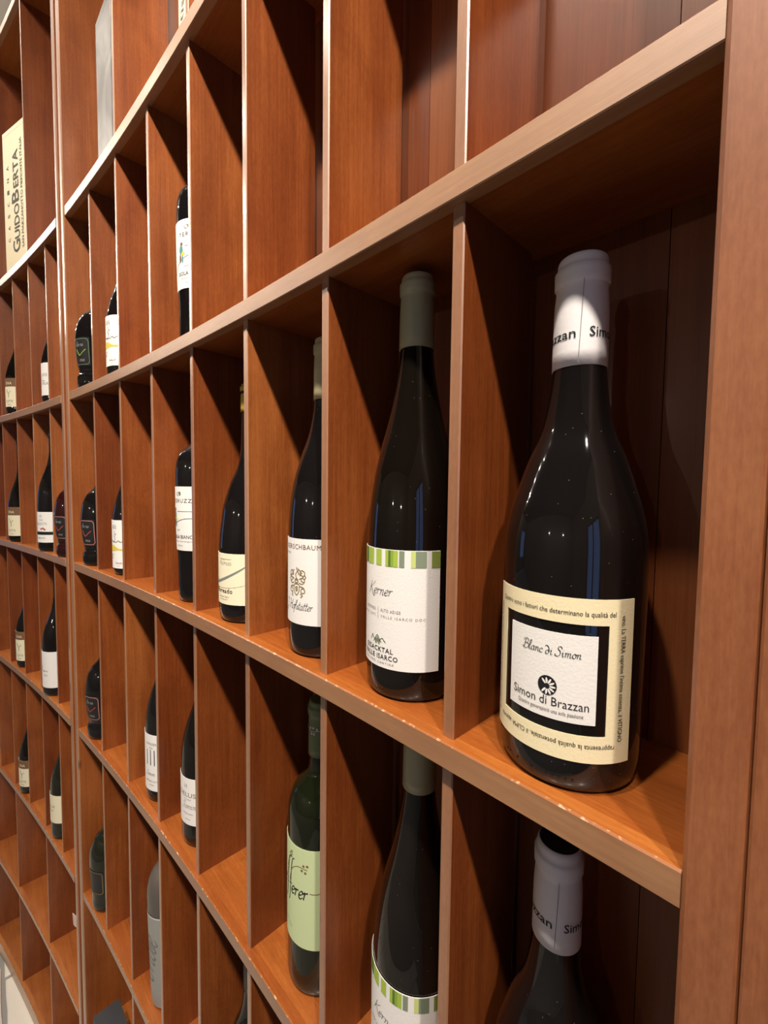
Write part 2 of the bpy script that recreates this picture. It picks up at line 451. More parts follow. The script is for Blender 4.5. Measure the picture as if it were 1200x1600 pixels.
# right hand unit
U1 = empty('wine_shelf_unit', (0, 0, 0))
tag(U1, 'cherry wood pigeonhole wine shelf unit nearest the viewer, ending at the wide post', 'shelf unit')
for k in ORDER: shelf(U1, -7.889, -0.001, k)
for up_, lo_ in (('S1', 'S2'), ('S2', 'S3'), ('S3', 'S4'), ('S4', 'S5')):
    for n in range(1, 8): divider(U1, -float(n), up_, lo_)
for up_, lo_ in (('S0', 'S1'), ('S5', 'S6'), ('S6', 'S7')):
    for n in (2, 4, 6): divider(U1, -float(n), up_, lo_)
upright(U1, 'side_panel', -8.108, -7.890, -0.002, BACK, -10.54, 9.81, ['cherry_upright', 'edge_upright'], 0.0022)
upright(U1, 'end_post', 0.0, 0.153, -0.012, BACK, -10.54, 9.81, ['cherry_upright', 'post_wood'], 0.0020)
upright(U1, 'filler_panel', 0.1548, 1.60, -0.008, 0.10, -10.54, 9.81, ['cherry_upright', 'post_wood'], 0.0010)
backs(U1, -8.108, 0.153, -0.297)

# left hand unit
U2 = empty('wine_shelf_unit', (-8.24 * P, 0, 0))
tag(U2, 'cherry wood pigeonhole wine shelf unit at the left, beyond the double upright', 'shelf unit')
U2.location = (0, 0, 0)
for k in ORDER: shelf(U2, -16.28, -8.334, k)
D2 = [-9.12, -10.10, -11.09, -12.07, -13.06, -14.05, -15.04]
for up_, lo_ in (('S1', 'S2'), ('S2', 'S3'), ('S3', 'S4'), ('S4', 'S5')):
    for x in D2: divider(U2, x, up_, lo_)
for up_, lo_ in (('S0', 'S1'), ('S5', 'S6'), ('S6', 'S7')):
    for x in D2[1::2]: divider(U2, x, up_, lo_)
upright(U2, 'side_panel', -8.333, -8.150, -0.002, BACK, -10.54, 9.81, ['cherry_upright', 'edge_upright'], 0.0022)
upright(U2, 'side_panel', -16.50, -16.281, -0.002, BACK, -10.54, 9.81, ['cherry_upright', 'edge_upright'], 0.0022)
backs(U2, -16.50, -8.150, -8.60)

# ---------------------------------------------------------------- bottles
def smooth_profile(pts, n=5):
    """Catmull-Rom through (r, z); a point repeated stays a corner"""
    out = []
    for i in range(len(pts) - 1):
        p1, p2 = pts[i], pts[i + 1]
        if p1 == p2: continue
        p0 = pts[i - 1] if i > 0 and pts[i - 1] != p1 else p1
        p3 = pts[i + 2] if i + 2 < len(pts) and pts[i + 2] != p2 else p2
        for s in range(n):
            t = s / n; t2 = t * t; t3 = t2 * t
            out.append(tuple(0.5 * (2 * p1[c] + (p2[c] - p0[c]) * t + (2 * p0[c] - 5 * p1[c] + 4 * p2[c] - p3[c]) * t2 + (-p0[c] + 3 * p1[c] - 3 * p2[c] + p3[c]) * t3) for c in (0, 1)))
    out.append(pts[-1])
    return [(max(0.0, r), z) for r, z in out]
LATHE = {}
def lathe(name, prof, mat, parent, key=None, segs=56, n=5, loc=None):
    if key and key in LATHE:
        me = LATHE[key]
        if me.materials[0] == MATS[mat]: return link(name, me, parent, loc)
        me = me.copy(); me.materials[0] = MATS[mat]; return link(name, me, parent, loc)
    pr = smooth_profile(prof, n)
    v = []; f = []
    for r, z in pr:
        for s in range(segs):
            a = 2 * pi * s / segs
            v.append((max(r, 1e-5) * P * cos(a), max(r, 1e-5) * P * sin(a), z * P))
    for i in range(len(pr) - 1):
        for s in range(segs):
            t = (s + 1) % segs
            f.append((i * segs + s, i * segs + t, (i + 1) * segs + t, (i + 1) * segs + s))
    o = mesh_obj(name, v, f, [mat], parent, loc, smooth=True)
    if key: LATHE[key] = o.data
    return o
def rr(p, z): # radius of a profile at height z
    pr = smooth_profile(p, 6)
    for (r0, z0), (r1, z1) in zip(pr[:-1], pr[1:]):
        if z0 <= z <= z1 and z1 > z0 and r0 > 0.05: return r0 + (r1 - r0) * (z - z0) / (z1 - z0)
    return pr[0][0]

BURG = [(0, .03), (.16, .022), (.235, .0), (.262, .004), (.284, .035), (.294, .10), (.295, .20), (.295, .20), (.295, .88), (.295, .88), (.293, .96), (.286, 1.04), (.269, 1.125), (.247, 1.20), (.200, 1.345), (.153, 1.46), (.128, 1.57), (.112, 1.70), (.104, 1.85), (.100, 2.00), (.098, 2.12), (.098, 2.18), (.06, 2.185), (0, 2.185)]
FLUTE = [(0, .03), (.15, .022), (.225, 0), (.250, .004), (.270, .03), (.281, .09), (.283, .18), (.283, .18), (.283, .86), (.283, .86), (.280, .96), (.270, 1.10), (.243, 1.29), (.207, 1.45), (.176, 1.57), (.145, 1.71), (.117, 1.87), (.101, 2.01), (.094, 2.15), (.092, 2.30), (.090, 2.44), (0, 2.44)]
HOFS = [(0, .03), (.15, .022), (.222, 0), (.247, .004), (.268, .03), (.278, .09), (.280, .18), (.280, .18), (.280, .86), (.280, .86), (.276, .98), (.262, 1.13), (.237, 1.27), (.190, 1.43), (.135, 1.59), (.105, 1.74), (.092, 1.87), (.088, 2.1), (.087, 2.27), (0, 2.27)]
TORN = [(0, .03), (.16, .022), (.232, 0), (.256, .004), (.277, .03), (.287, .09), (.288, .18), (.288, .18), (.288, .66), (.288, .66), (.282, .76), (.268, .88), (.245, 1.04), (.185, 1.24), (.122, 1.39), (.092, 1.55), (.085, 1.75), (.083, 1.95), (.083, 2.11), (0, 2.11)]
BORD = [(0, .03), (.14, .022), (.20, 0), (.220, .004), (.238, .03), (.245, .10), (.246, .40), (.254, .60), (.260, .90), (.262, 1.25), (.260, 1.38), (.248, 1.48), (.215, 1.56), (.160, 1.615), (.105, 1.67), (.092, 1.78), (.090, 1.95), (.090, 2.22), (0, 2.22)]
MEDI = [(0, .03), (.14, .022), (.205, 0), (.230, .004), (.255, .03), (.266, .09), (.268, .18), (.268, .18), (.268, .70), (.268, .70), (.262, .80), (.246, .89), (.215, 1.03), (.168, 1.18), (.125, 1.33), (.098, 1.50), (.090, 1.70), (.088, 2.00), (.088, 2.15), (0, 2.15)]
RHONE = [(0, .03), (.16, .022), (.232, 0), (.258, .004), (.279, .03), (.289, .09), (.290, .18), (.290, .18), (.290, .78), (.290, .78), (.284, .92), (.268, 1.10), (.226, 1.28), (.172, 1.44), (.125, 1.60), (.098, 1.78), (.090, 1.95), (.088, 2.20), (0, 2.20)]
BULB = [(0, .04), (.16, .03), (.240, 0), (.268, .005), (.288, .04), (.292, .10), (.288, .17), (.270, .205), (.264, .245), (.276, .31), (.297, .46), (.308, .62), (.309, .72), (.300, .82), (.278, .94), (.228, 1.06), (.165, 1.13), (.120, 1.19), (.098, 1.30), (.092, 1.50), (.090, 1.80), (.090, 1.98), (0, 1.98)]
BULB2 = [(0, .04), (.16, .03), (.235, 0), (.258, .005), (.276, .04), (.281, .10), (.280, .18), (.284, .30), (.288, .47), (.300, .64), (.303, .76), (.290, .92), (.225, 1.08), (.160, 1.15), (.115, 1.24), (.096, 1.40), (.090, 1.7), (.090, 1.98), (0, 1.98)]
PFEF = [(0, .03), (.15, .022), (.21, 0), (.236, .004), (.254, .03), (.262, .09), (.263, .18), (.263, .18), (.263, 1.28), (.263, 1.28), (.260, 1.38), (.247, 1.45), (.208, 1.54), (.150, 1.60), (.105, 1.655), (.092, 1.74), (.090, 1.85), (.088, 2.19), (0, 2.19)]
FROST = [(0, .03), (.14, .022), (.20, 0), (.222, .004), (.236, .03), (.241, .12), (.248, .40), (.257, .80), (.266, 1.20), (.270, 1.43), (.262, 1.55), (.238, 1.65), (.195, 1.73), (.135, 1.79), (.100, 1.86), (.092, 2.0), (.090, 2.25), (0, 2.25)]

def capsule_prof(z0, z1, r0, rtop, lip=True):
    """sleeve over the neck with the lip ring of the finish showing through"""
    h = z1 - z0
    if not lip:
        return [(r0, z0), (r0, z0), (rtop, z1 - .03), (rtop * .97, z1 - .008), (rtop * .86, z1), (rtop * .5, z1), (0, z1)]
    return [(r0 - .004, z0 - .001), (r0, z0), (r0, z0), (r0 * .985, z0 + h * .5), (rtop, z1 - h * .27), (rtop, z1 - h * .27), (rtop + .008, z1 - h * .245), (rtop + .008, z1 - h * .245),
            (rtop + .009, z1 - h * .115), (rtop + .009, z1 - h * .115), (rtop - .001, z1 - h * .085), (rtop - .003, z1 - h * .03), (rtop - .012, z1), (rtop - .03, z1 + .001), (0, z1 + .001)]

class Wrap:
    """maps label coordinates (u right, v up, in pitches) onto the bottle's surface"""
    def __init__(s, prof, phi0, z0, lift=0.004): s.p, s.a, s.z, s.l = prof, radians(phi0), z0, lift
    def __call__(s, u, v, extra=0.0):
        r = rr(s.p, s.z + v) if callable(s.p) is False else s.p
        a = s.a + u / s.r0
        r = s.rad(s.z + v) + s.l + extra
        return (r * sin(a) * P, -r * cos(a) * P, (s.z + v) * P)
    def rad(s, z): return rr(s.p, z)
    @property
    def r0(s): return s._r
def wrapper(prof, phi0, z0, lift=0.0035, rconst=None):
    w = Wrap(prof, phi0, z0, lift)
    w._r = rconst if rconst else rr(prof, z0)
    if rconst: w.rad = lambda z: rconst
    else:
        cache = {}
        def rad(z):
            k = round(z, 3)
            if k not in cache: cache[k] = rr(prof, z)
            return cache[k]
        w.rad = rad
    return w

def patch(name, w, u0, u1, v0, v1, mat, parent, nu=None, nv=1, extra=0.0, thick=0.0, hole=None):
    """rectangular sheet wrapped round the bottle; hole = (u0,u1,v0,v1) cut out"""
    nu = nu or max(2, int((u1 - u0) / 0.02))
    us = sorted(set([u0 + (u1 - u0) * i / nu for i in range(nu + 1)] + (list(hole[:2]) if hole else [])))
    vs = sorted(set([v0 + (v1 - v0) * i / nv for i in range(nv + 1)] + (list(hole[2:]) if hole else [])))
    v = []; f = []
    for y in vs:
        for x in us: v.append(w(x, y, extra))
    n = len(us)
    for j in range(len(vs) - 1):
        for i in range(n - 1):
            cx, cy = (us[i] + us[i + 1]) / 2, (vs[j] + vs[j + 1]) / 2
            if hole and hole[0] < cx < hole[1] and hole[2] < cy < hole[3]: continue
            f.append((j * n + i, j * n + i + 1, (j + 1) * n + i + 1, (j + 1) * n + i))
    o = mesh_obj(name, v, f, [mat], parent)
    if thick:
        s = o.modifiers.new('paper', 'SOLIDIFY'); s.thickness = thick; s.offset = -1
    return o

TXT = {}
def text_geo(body, shear=0.0, bold=0.0, space=1.0):
    key = (body, shear, bold, space)
    if key in TXT: return TXT[key]
    c = bpy.data.curves.new('lettering', 'FONT')
    c.body = body; c.size = 1.0; c.shear = shear; c.offset = bold; c.space_character = space; c.resolution_u = 2
    c.align_x = 'CENTER'
    o = bpy.data.objects.new('lettering', c); COL.objects.link(o)
    bpy.context.view_layer.update()
    me = bpy.data.meshes.new_from_object(o.evaluated_get(bpy.context.evaluated_depsgraph_get()))
    bm = bmesh.new(); bm.from_mesh(me); bmesh.ops.triangulate(bm, faces=bm.faces); bm.to_mesh(me); bm.free()
    v = [(p.co.x, p.co.y) for p in me.vertices]; f = [tuple(p.vertices) for p in me.polygons]
    bpy.data.objects.remove(o); bpy.data.curves.remove(c); bpy.data.meshes.remove(me)
    x0 = min(p[0] for p in v); x1 = max(p[0] for p in v)
    v = [(x - (x0 + x1) / 2, y) for x, y in v]
    TXT[key] = (v, f, x1 - x0)
    return TXT[key]
def place_geo(name, geo, w, u, v, sx, sy, rot, mat, parent, extra=0.0016, align='C'):
    """put flat geometry (unit em) on a wrap; sx, sy = scale in pitches; rot in degrees"""
    vs, fs, wd_ = geo
    c, s = cos(radians(rot)), sin(radians(rot))
    dx = {'C': 0, 'L': wd_ / 2, 'R': -wd_ / 2}[align]
    out = []
    for x, y in vs:
        X, Y = (x + dx) * sx, y * sy
        out.append(w(u + X * c - Y * s, v + X * s + Y * c, extra))
    return mesh_obj(name, out, fs, [mat], parent)
def text(body, w, u, v, cap, mat, parent, width=None, rot=0, align='C', shear=0.0, bold=0.0, space=1.0, extra=0.0016, name='lettering'):
    """cap = cap height in pitches; width = fitted width in pitches"""
    g = text_geo(body, shear, bold, space)
    sy = cap / 0.70
    sx = width / g[2] if width else sy
    return place_geo(name, g, w, u, v, sx, sy, rot, mat, parent, extra, align)

# -- a small pen script: strokes per letter, x-height 0.45
GL = {
 'e': (.36, [[(0, .18), (.22, .24), (.32, .36), (.22, .46), (.08, .34), (.07, .10), (.20, 0), (.38, .12)]]),
 'r': (.36, [[(0, .30), (.09, .45), (.12, .32), (.09, 0)], [(.11, .26), (.20, .42), (.33, .42)]]),
 'n': (.46, [[(0, .32), (.09, .45), (.12, .32), (.08, 0)], [(.10, .24), (.24, .44), (.34, .38), (.31, .10), (.37, 0), (.46, .10)]]),
 'm': (.68, [[(0, .32), (.09, .45), (.12, .32), (.08, 0)], [(.10, .24), (.22, .44), (.31, .38), (.29, 0)], [(.31, .24), (.43, .44), (.54, .38), (.51, .10), (.58, 0), (.68, .10)]]),
 'i': (.26, [[(0, .30), (.10, .45), (.08, .10), (.14, 0), (.26, .10)], [(.12, .66), (.15, .70)]]),
 'o': (.40, [[(.22, .45), (.06, .34), (.06, .08), (.20, 0), (.34, .12), (.33, .38), (.20, .45), (.30, .40), (.42, .42)]]),
 'a': (.46, [[(.36, .38), (.22, .46), (.05, .30), (.06, .06), (.18, 0), (.32, .18), (.38, .45)], [(.38, .45), (.33, .12), (.38, 0), (.48, .10)]]),
 'c': (.36, [[(.32, .36), (.22, .46), (.06, .32), (.06, .08), (.20, 0), (.38, .12)]]),
 'd': (.48, [[(.34, .30), (.20, .40), (.05, .26), (.06, .06), (.20, 0), (.36, .16), (.35, .50), (.20, .80), (.00, .86), (-.06, .76)]]),
 'l': (.28, [[(0, .12), (.20, .60), (.26, .94), (.16, .99), (.09, .62), (.08, .10), (.16, 0), (.30, .12)]]),
 's': (.34, [[(.02, .08), (.20, .46), (.26, .24), (.18, .02), (.04, .06)], [(.18, .02), (.36, .12)]]),
 't': (.30, [[(.16, .82), (.10, .30), (.10, .06), (.18, 0), (.32, .10)], [(0, .52), (.30, .56)]]),
 'f': (.32, [[(.02, .10), (.20, .50), (.30, .92), (.24, 1.02), (.14, .80), (.08, .10), (-.02, -.35), (-.08, -.40)], [(-.02, .44), (.28, .48)]]),
 'F': (.34, [[(.46, 1.55), (.34, 1.60), (.20, 1.30), (.13, .60), (.08, .0), (.02, -.28)], [(-.02, .44), (.26, .47)]]),
 'K': (.66, [[(.18, 1.0), (.12, .5), (.05, 0), (.00, -.02)], [(.66, 1.02), (.42, .70), (.13, .46)], [(.14, .48), (.30, .34), (.50, .04), (.74, -.16), (.90, -.14)]]),
 'B': (.62, [[(.20, .96), (.14, .5), (.08, .02)], [(-.04, .78), (.08, 1.0), (.42, 1.02), (.52, .80), (.34, .56), (.16, .52)], [(.32, .54), (.58, .46), (.54, .10), (.24, -.04), (-.02, .06), (-.06, .18)]]),
 'S': (.58, [[(.54, .80), (.44, 1.0), (.22, .96), (.18, .74), (.38, .54), (.44, .28), (.30, .02), (.06, .0), (-.06, .14), (.04, .22)]]),
 'H': (.72, [[(-.04, .84), (.10, 1.0), (.18, .84), (.12, .3), (.04, 0), (-.04, .06)], [(.70, 1.0), (.58, .80), (.50, .20), (.56, 0), (.70, .10)], [(.14, .48), (.54, .56)]]),
 'J': (.50, [[(.10, .86), (.30, 1.0), (.46, .96), (.36, .4), (.22, -.28), (.06, -.36), (.10, -.10), (.46, .14)]]),
 'A': (.62, [[(-.04, .02), (.16, .30), (.42, 1.0), (.44, .4), (.48, 0), (.60, .10)], [(.14, .34), (.52, .40)]]),
 'O': (.62, [[(.36, 1.0), (.10, .80), (.06, .20), (.26, -.02), (.50, .20), (.52, .76), (.34, 1.0), (.50, .90)]]),
 '.': (.18, [[(.06, .0), (.09, .03)]]),
 ':': (.46, [[(.36, .38), (.22, .46), (.05, .30), (.06, .06), (.18, 0), (.32, .18), (.38, .45)], [(.38, .45), (.33, .12), (.38, 0), (.48, .10)], [(.14, .62), (.16, .66)], [(.30, .64), (.32, .68)]]),
 ' ': (.26, []),
}
def ribbon(strokes, pw, nib=40, thin=0.35, sub=4):
    v = []; f = []
    for st in strokes:
        if len(st) == 2: st = [st[0], ((st[0][0] + st[1][0]) / 2, (st[0][1] + st[1][1]) / 2), st[1]]
        pts = []
        for i in range(len(st) - 1):
            p0 = st[max(0, i - 1)]; p1 = st[i]; p2 = st[i + 1]; p3 = st[min(len(st) - 1, i + 2)]
            for s in range(sub):
                t = s / sub; t2 = t * t; t3 = t2 * t
                pts.append(tuple(0.5 * (2 * p1[c] + (p2[c] - p0[c]) * t + (2 * p0[c] - 5 * p1[c] + 4 * p2[c] - p3[c]) * t2 + (-p0[c] + 3 * p1[c] - 3 * p2[c] + p3[c]) * t3) for c in (0, 1)))
        pts.append(st[-1])
        b0 = len(v)
        for i, p in enumerate(pts):
            q0 = pts[max(0, i - 1)]; q1 = pts[min(len(pts) - 1, i + 1)]
            a = atan2(q1[1] - q0[1], q1[0] - q0[0])
            w_ = pw * (thin + (1 - thin) * abs(sin(a - radians(nib)))) / 2
            nx, ny = -sin(a) * w_, cos(a) * w_
            v.append((p[0] + nx, p[1] + ny)); v.append((p[0] - nx, p[1] - ny))
        for i in range(len(pts) - 1):
            k = b0 + 2 * i
            f.append((k, k + 1, k + 3, k + 2))
    x0 = min(p[0] for p in v); x1 = max(p[0] for p in v)
    return [(x - (x0 + x1) / 2, y) for x, y in v], f, x1 - x0
def script_geo(body, pw=0.075, shear=0.25, nib=40):
    st = []; x = 0
    for ch in body:
        adv, ss = GL[ch]
        for s in ss: st.append([(x + a + b * shear, b) for a, b in s])
        x += adv
    return ribbon(st, pw, nib)
def script(body, w, u, v, width, mat, parent, pw=0.075, shear=0.25, rot=0, yscale=1.0, align='C', extra=0.0016):
    g = script_geo(body, pw, shear)
    s = width / g[2]
    return place_geo('script_lettering', g, w, u, v, s, s * yscale, rot, mat, parent, extra, align)
def strokes(sts, w, u, v, s, mat, parent, pw=0.03, name='drawing', extra=0.0016, thin=0.6):
    vs, fs, wd_ = ribbon(sts, pw, 40, thin)
    x0 = min(p[0] for st in sts for p in st); x1 = max(p[0] for st in sts for p in st)
    cx = (x0 + x1) / 2
    return place_geo(name, ([(a + cx, b) for a, b in vs], fs, wd_), w, u, v, s, s, 0, mat, parent, extra, 'C')
def disc(name, w, u, v, ru, rv, mat, parent, extra=0.0016, n=20, inner=0.0):
    vs = []; fs = []
    if inner:
        for i in range(n):
            a = 2 * pi * i / n
            vs.append(w(u + ru * cos(a), v + rv * sin(a), extra)); vs.append(w(u + ru * inner * cos(a), v + rv * inner * sin(a), extra))
        for i in range(n):
            j = (i + 1) % n; fs.append((2 * i, 2 * j, 2 * j + 1, 2 * i + 1))
    else:
        for i in range(n):
            a = 2 * pi * i / n; vs.append(w(u + ru * cos(a), v + rv * sin(a), extra))
        fs.append(tuple(range(n)))
    return mesh_obj(name, vs, fs, [mat], parent)

def bottle(x, yo, shelf_key, prof, pkey, gmat, label, name='wine_bottle', group=None, cap=None, turn=0.0):
    """cap = (z0, z1, r0, rtop, material[, top material])"""
    o = empty(name, W(x, yo, SH[shelf_key][0]), radians(turn))
    tag(o, label, 'wine bottle', group)
    lathe('glass_body', prof, gmat, o, key=pkey)
    if cap:
        z0, z1, r0, rt_, cm = cap[:5]
        c = lathe('capsule', capsule_prof(z0, z1, r0, rt_), cm, o, key=('cap', z0, z1, r0, rt_), segs=48, n=3)
        o_cap = c
    else: o_cap = None
    return o, o_cap

D2R = pi / 180
# ============ white burgundy bottles, cream framed label
def simon(x, yo, key, label, ph=0.0):
    o, cap = bottle(x, yo, key, BURG, 'burg', 'glass_black', label, cap=(1.735, 2.205, .1125, .1035, 'capsule_white'))
    R = .295
    w = wrapper(BURG, 10 + ph, 0.47, rconst=R)
    hu = 61.8 * D2R * R
    lab = patch('label', w, -hu, hu, -.325, .325, 'paper_cream', o, nu=60, thick=0.0003,
                hole=((-35.6 - 10) * D2R * R, (50.3 - 10) * D2R * R, -.217, .223))
    inner = patch('label_centre', w, (-27.4 - 10) * D2R * R, (42.5 - 10) * D2R * R, -.172, .180, 'paper_white', o, nu=40, thick=0.0003)
    inner['label'] = 'white centre panel of the label'
    w7 = wrapper(BURG, 7.6 + ph, 0.47, rconst=R, lift=0.0035)
    ink = 'ink_black'
    script('Blanc di Simon', w7, 0.005, .088, .232, ink, inner, pw=.085, shear=.12)
    # round shell emblem
    e = disc('emblem', w7, 0.0, -.040, .037, .040, 'ink_black', inner)
    for i in range(9):
        a = radians(-38 + i * 32.0)
        cu, cv = .021 * sin(a), .023 * cos(a)
        vs = []
        for k in range(8):
            b_ = 2 * pi * k / 8
            pu, pv = .0042 * cos(b_), .0125 * sin(b_)
            vs.append(w7(cu + pu * cos(a) + pv * sin(a), -.043 + cv - pu * sin(a) + pv * cos(a), .0024))
        mesh_obj('emblem_petal', vs, [tuple(range(8))], ['paper_white'], inner)
    text('Simon di Brazzan', w7, 0, -.118, .036, ink, inner, width=.308, bold=-.004)
    text('Quattro generazioni una sola passione', w7, .004, -.147, .0165, 'ink_grey', inner, width=.262, bold=.004)
    text('Quattro sono i fattori che determinano la qualità del', w, -.018, .258, .020, ink, lab, width=.50)
    text("vino. La TERRA esprime l'intima essenza, il VITIGNO", w, .258, .012, .020, ink, lab, width=.50, rot=-90)
    text('rappresenta la qualità potenziale, il CLIMA apporta', w, -.005, -.252, .020, ink, lab, width=.50, rot=180)
    text("le variazioni dell'annata e l'UOMO interpreta il tutto", w, -.285, -.01, .018, 'ink_grey', lab, width=.50, rot=90)
    # capsule print and seam
    wc = wrapper(BURG, 0 + ph, 1.868, rconst=.1115, lift=0.0012)
    for wd_, a0, a1 in (('Simon', 40, 112), ('di', 132, 156), ('Brazzan', -92, 13)):
        text(wd_, wc, (a0 + a1) / 2 * D2R * .1115, -.020, .041, ink, cap, width=(a1 - a0) * D2R * .1115, bold=.006)
    tv = [(.0905 * P * cos(2 * pi * i / 32), .0905 * P * sin(2 * pi * i / 32), 2.2075 * P) for i in range(32)]
    mesh_obj('capsule_top', tv, [tuple(range(32))], ['capsule_top_dark'], cap)
    sv = []; sf = []
    for i in range(9):
        t = i / 8; zz = -.125 + t * .34; a = (19.5 + 6.5 * t) * D2R * .1115
        sv += [wc(a - .0011, zz, 0.001), wc(a + .0011, zz, 0.001)]
        if i < 8: sf.append((2 * i, 2 * i + 1, 2 * i + 3, 2 * i + 2))
    mesh_obj('capsule_seam', sv, sf, ['ink_grey'], cap)
    # row of embossed dots round the heel
    for i, a in enumerate((-36, -32, -22, -8, 4, 9, 14, 19, 24)):
        wd2 = wrapper(BURG, a + ph + 4, .062, rconst=.2905, lift=0.0)
        disc('heel_dot', wd2, 0, 0, .005, .006, 'ink_black', o, extra=.0015, n=8)
    return o
simon(-0.521, 0.342, 'S3', 'wine bottle with cream framed Blanc di Simon label, white capsule, standing beside the wide post')
s2, _ = simon(-0.560, 0.405, 'S4', 'wine bottle with printed white capsule, only its neck showing at the bottom right'), None

# ============ tall flute bottles, white label with green stripes
def kerner(x, yo, key, label, dz=0.0):
    o, cap = bottle(x, yo, key, FLUTE, 'flute', 'glass_brown', label, cap=(2.035, 2.460, .105, .0985, 'capsule_olive'))
    R = .283
    w = wrapper(FLUTE, -1.4, 0.53 + dz, rconst=R)
    A = D2R * R
    lab = patch('label', w, -75 * A, 75 * A, -.342, .340, 'paper_white', o, nu=64, thick=0.0003)
    st = [(-75, -68, 'lime'), (-66, -60, 'sage'), (-56, -49, 'light'), (-46, -38, 'mid'), (-37.5, -31.5, 'lime'), (-31.5, -23.5, 'dark'), (-22, -9, 'lime'), (-4, 4.7, 'lime'), (10.4, 14.2, 'lime'), (14.2, 17.2, 'dark'), (17.2, 20.7, 'mid'), (20.7, 26.1, 'lime'),
          (27.6, 33.6, 'sage'), (40.9, 46.1, 'light'), (46.1, 58.4, 'sage'), (64.2, 75, 'olive')]
    for a, b_, c in st:
        patch('label_stripe', w, a * A, b_ * A, .245, .337, 'stripe_' + c, lab, nu=4, extra=.0016)
    script('Kerner', w, 0.003, .076, .196, 'ink_black', lab, pw=.06, shear=.30)
    patch('rule', w, -.0012, .0012, -.062, .006, 'ink_grey', lab, nu=1, extra=.0016)
    text('ALTO ADIGE', w, .020, -.018, .017, 'ink_grey', lab, width=.128, align='L', bold=.01, space=1.3)
    text('VALLE ISARCO DOC', w, .020, -.052, .015, 'ink_grey', lab, width=.268, align='L', space=1.4, bold=-.005)
    text('SÜDTIROL', w, -.020, -.018, .017, 'ink_grey', lab, width=.105, align='R', bold=.01, space=1.3)
    text('EISACKTAL DOC', w, -.020, -.052, .015, 'ink_grey', lab, width=.20, align='R', space=1.4, bold=-.005)
    strokes([[(-1, .1), (-.8, .45), (-.72, .62), (-.55, .35), (-.35, .2)], [(-.55, 0), (-.2, .5), (0, .72), (.25, .4), (.5, .1)], [(.3, .3), (.62, .52), (.8, .35), (1, .2)]], w, -.004, -.205, .062, 'ink_black', lab, pw=.07, name='mountain_mark')
    for dx in (-.014, 0, .014):
        disc('mountain_mark', w, -.004 + dx, -.195 + (.006 if dx == 0 else 0), .006, .020, 'stripe_dark', lab, n=8)
    text('EISACKTAL', w, -.002, -.252, .028, 'ink_black', lab, width=.218, bold=.010, space=1.12)
    text('VALLE ISARCO', w, -.002, -.293, .028, 'ink_black', lab, width=.275, bold=.010, space=1.12)
    text('KELLEREI CANTINA', w, -.004, -.320, .013, 'ink_grey', lab, width=.235, space=1.4)
    for i, a in enumerate((-30, -26, -20, -8, -4, 0, 4)):
        wd2 = wrapper(FLUTE, a, .05, rconst=.2765, lift=0.0)
        disc('heel_dot', wd2, 0, 0, .004, .005, 'ink_black', o, extra=.0015, n=8)
    return o
kerner(-1.490, 0.364, 'S3', 'tall wine bottle with green striped Kerner label, whole, under an olive capsule')
kerner(-1.440, 0.394, 'S4', 'tall wine bottle with green striped Kerner label cut off by the bottom edge', dz=.085)

# ============ crest bottle
def hof():
    o, cap = bottle(-2.360, 0.364, 'S3', HOFS, 'hofs', 'glass_black', 'wine bottle with gold crest on its white label, left of the green striped one', cap=(1.855, 2.30, .098, .092, 'capsule_beige'))
    R = .280; A = D2R * R
    w = wrapper(HOFS, 9, 0.545, rconst=R)
    lab = patch('label', w, -62 * A, 62 * A, -.305, .305, 'paper_white', o, nu=56, thick=0.0003)
    text('KERSCHBAUM', w, 4.5 * A, .232, .034, 'ink_brown', lab, width=.330, bold=.0, space=1.1)
    text('ALTO ADIGE', w, -26 * A, .195, .012, 'ink_grey', lab, width=.09)
    # heraldic crest: shield, helm and curling mantling
    S = [[(-.18, 0), (-.2, -.35), (0, -.6), (.2, -.35), (.18, 0), (-.18, 0)],
         [(0, .02), (-.14, .18), (0, .34), (.14, .18), (0, .02)], [(0, .34), (-.07, .55), (.05, .72), (0, .95)], [(.05, .7), (.16, .8), (.1, .9)],
         [(-.2, .1), (-.45, .05), (-.6, .25), (-.45, .4), (-.35, .25), (-.55, .15)], [(-.2, .3), (-.5, .45), (-.55, .7), (-.35, .75), (-.35, .55), (-.5, .5)],
         [(-.22, -.1), (-.5, -.15), (-.55, -.4), (-.35, -.45), (-.35, -.25), (-.5, -.2)], [(-.25, .5), (-.3, .7), (-.18, .8)],
         [(.2, .1), (.45, .05), (.6, .25), (.45, .4), (.35, .25), (.55, .15)], [(.2, .3), (.5, .45), (.6, .7), (.35, .8), (.35, .55), (.5, .5)],
         [(.22, -.1), (.5, -.15), (.6, -.4), (.38, -.45), (.35, -.25), (.5, -.2)], [(.25, .5), (.3, .72), (.18, .85)], [(-.08, -.15), (.08, -.15), (.05, -.35), (-.05, -.35), (-.08, -.15)]]
    S += [[(-.12, .16), (-.05, .1), (.05, .1), (.12, .16)], [(-.1, .24), (.1, .24)], [(-.55, .3), (-.62, .45), (-.5, .55)], [(.55, .3), (.66, .45), (.55, .58)],
          [(-.3, -.5), (-.42, -.62), (-.3, -.68)], [(.3, -.5), (.45, -.62), (.3, -.7)], [(-.4, .62), (-.28, .66), (-.3, .5)], [(.42, .66), (.3, .68), (.3, .5)], [(-.03, -.2), (.03, -.3)], [(.12, .55), (.2, .62), (.12, .7)]]
    strokes(S, w, -2 * A, -.020, .128, 'ink_gold', lab, pw=.062, name='crest')
    script('J. Hofst:tter', w, -3 * A, -.200, .290, 'ink_black', lab, pw=.075, shear=.30, yscale=1.15)
hof()

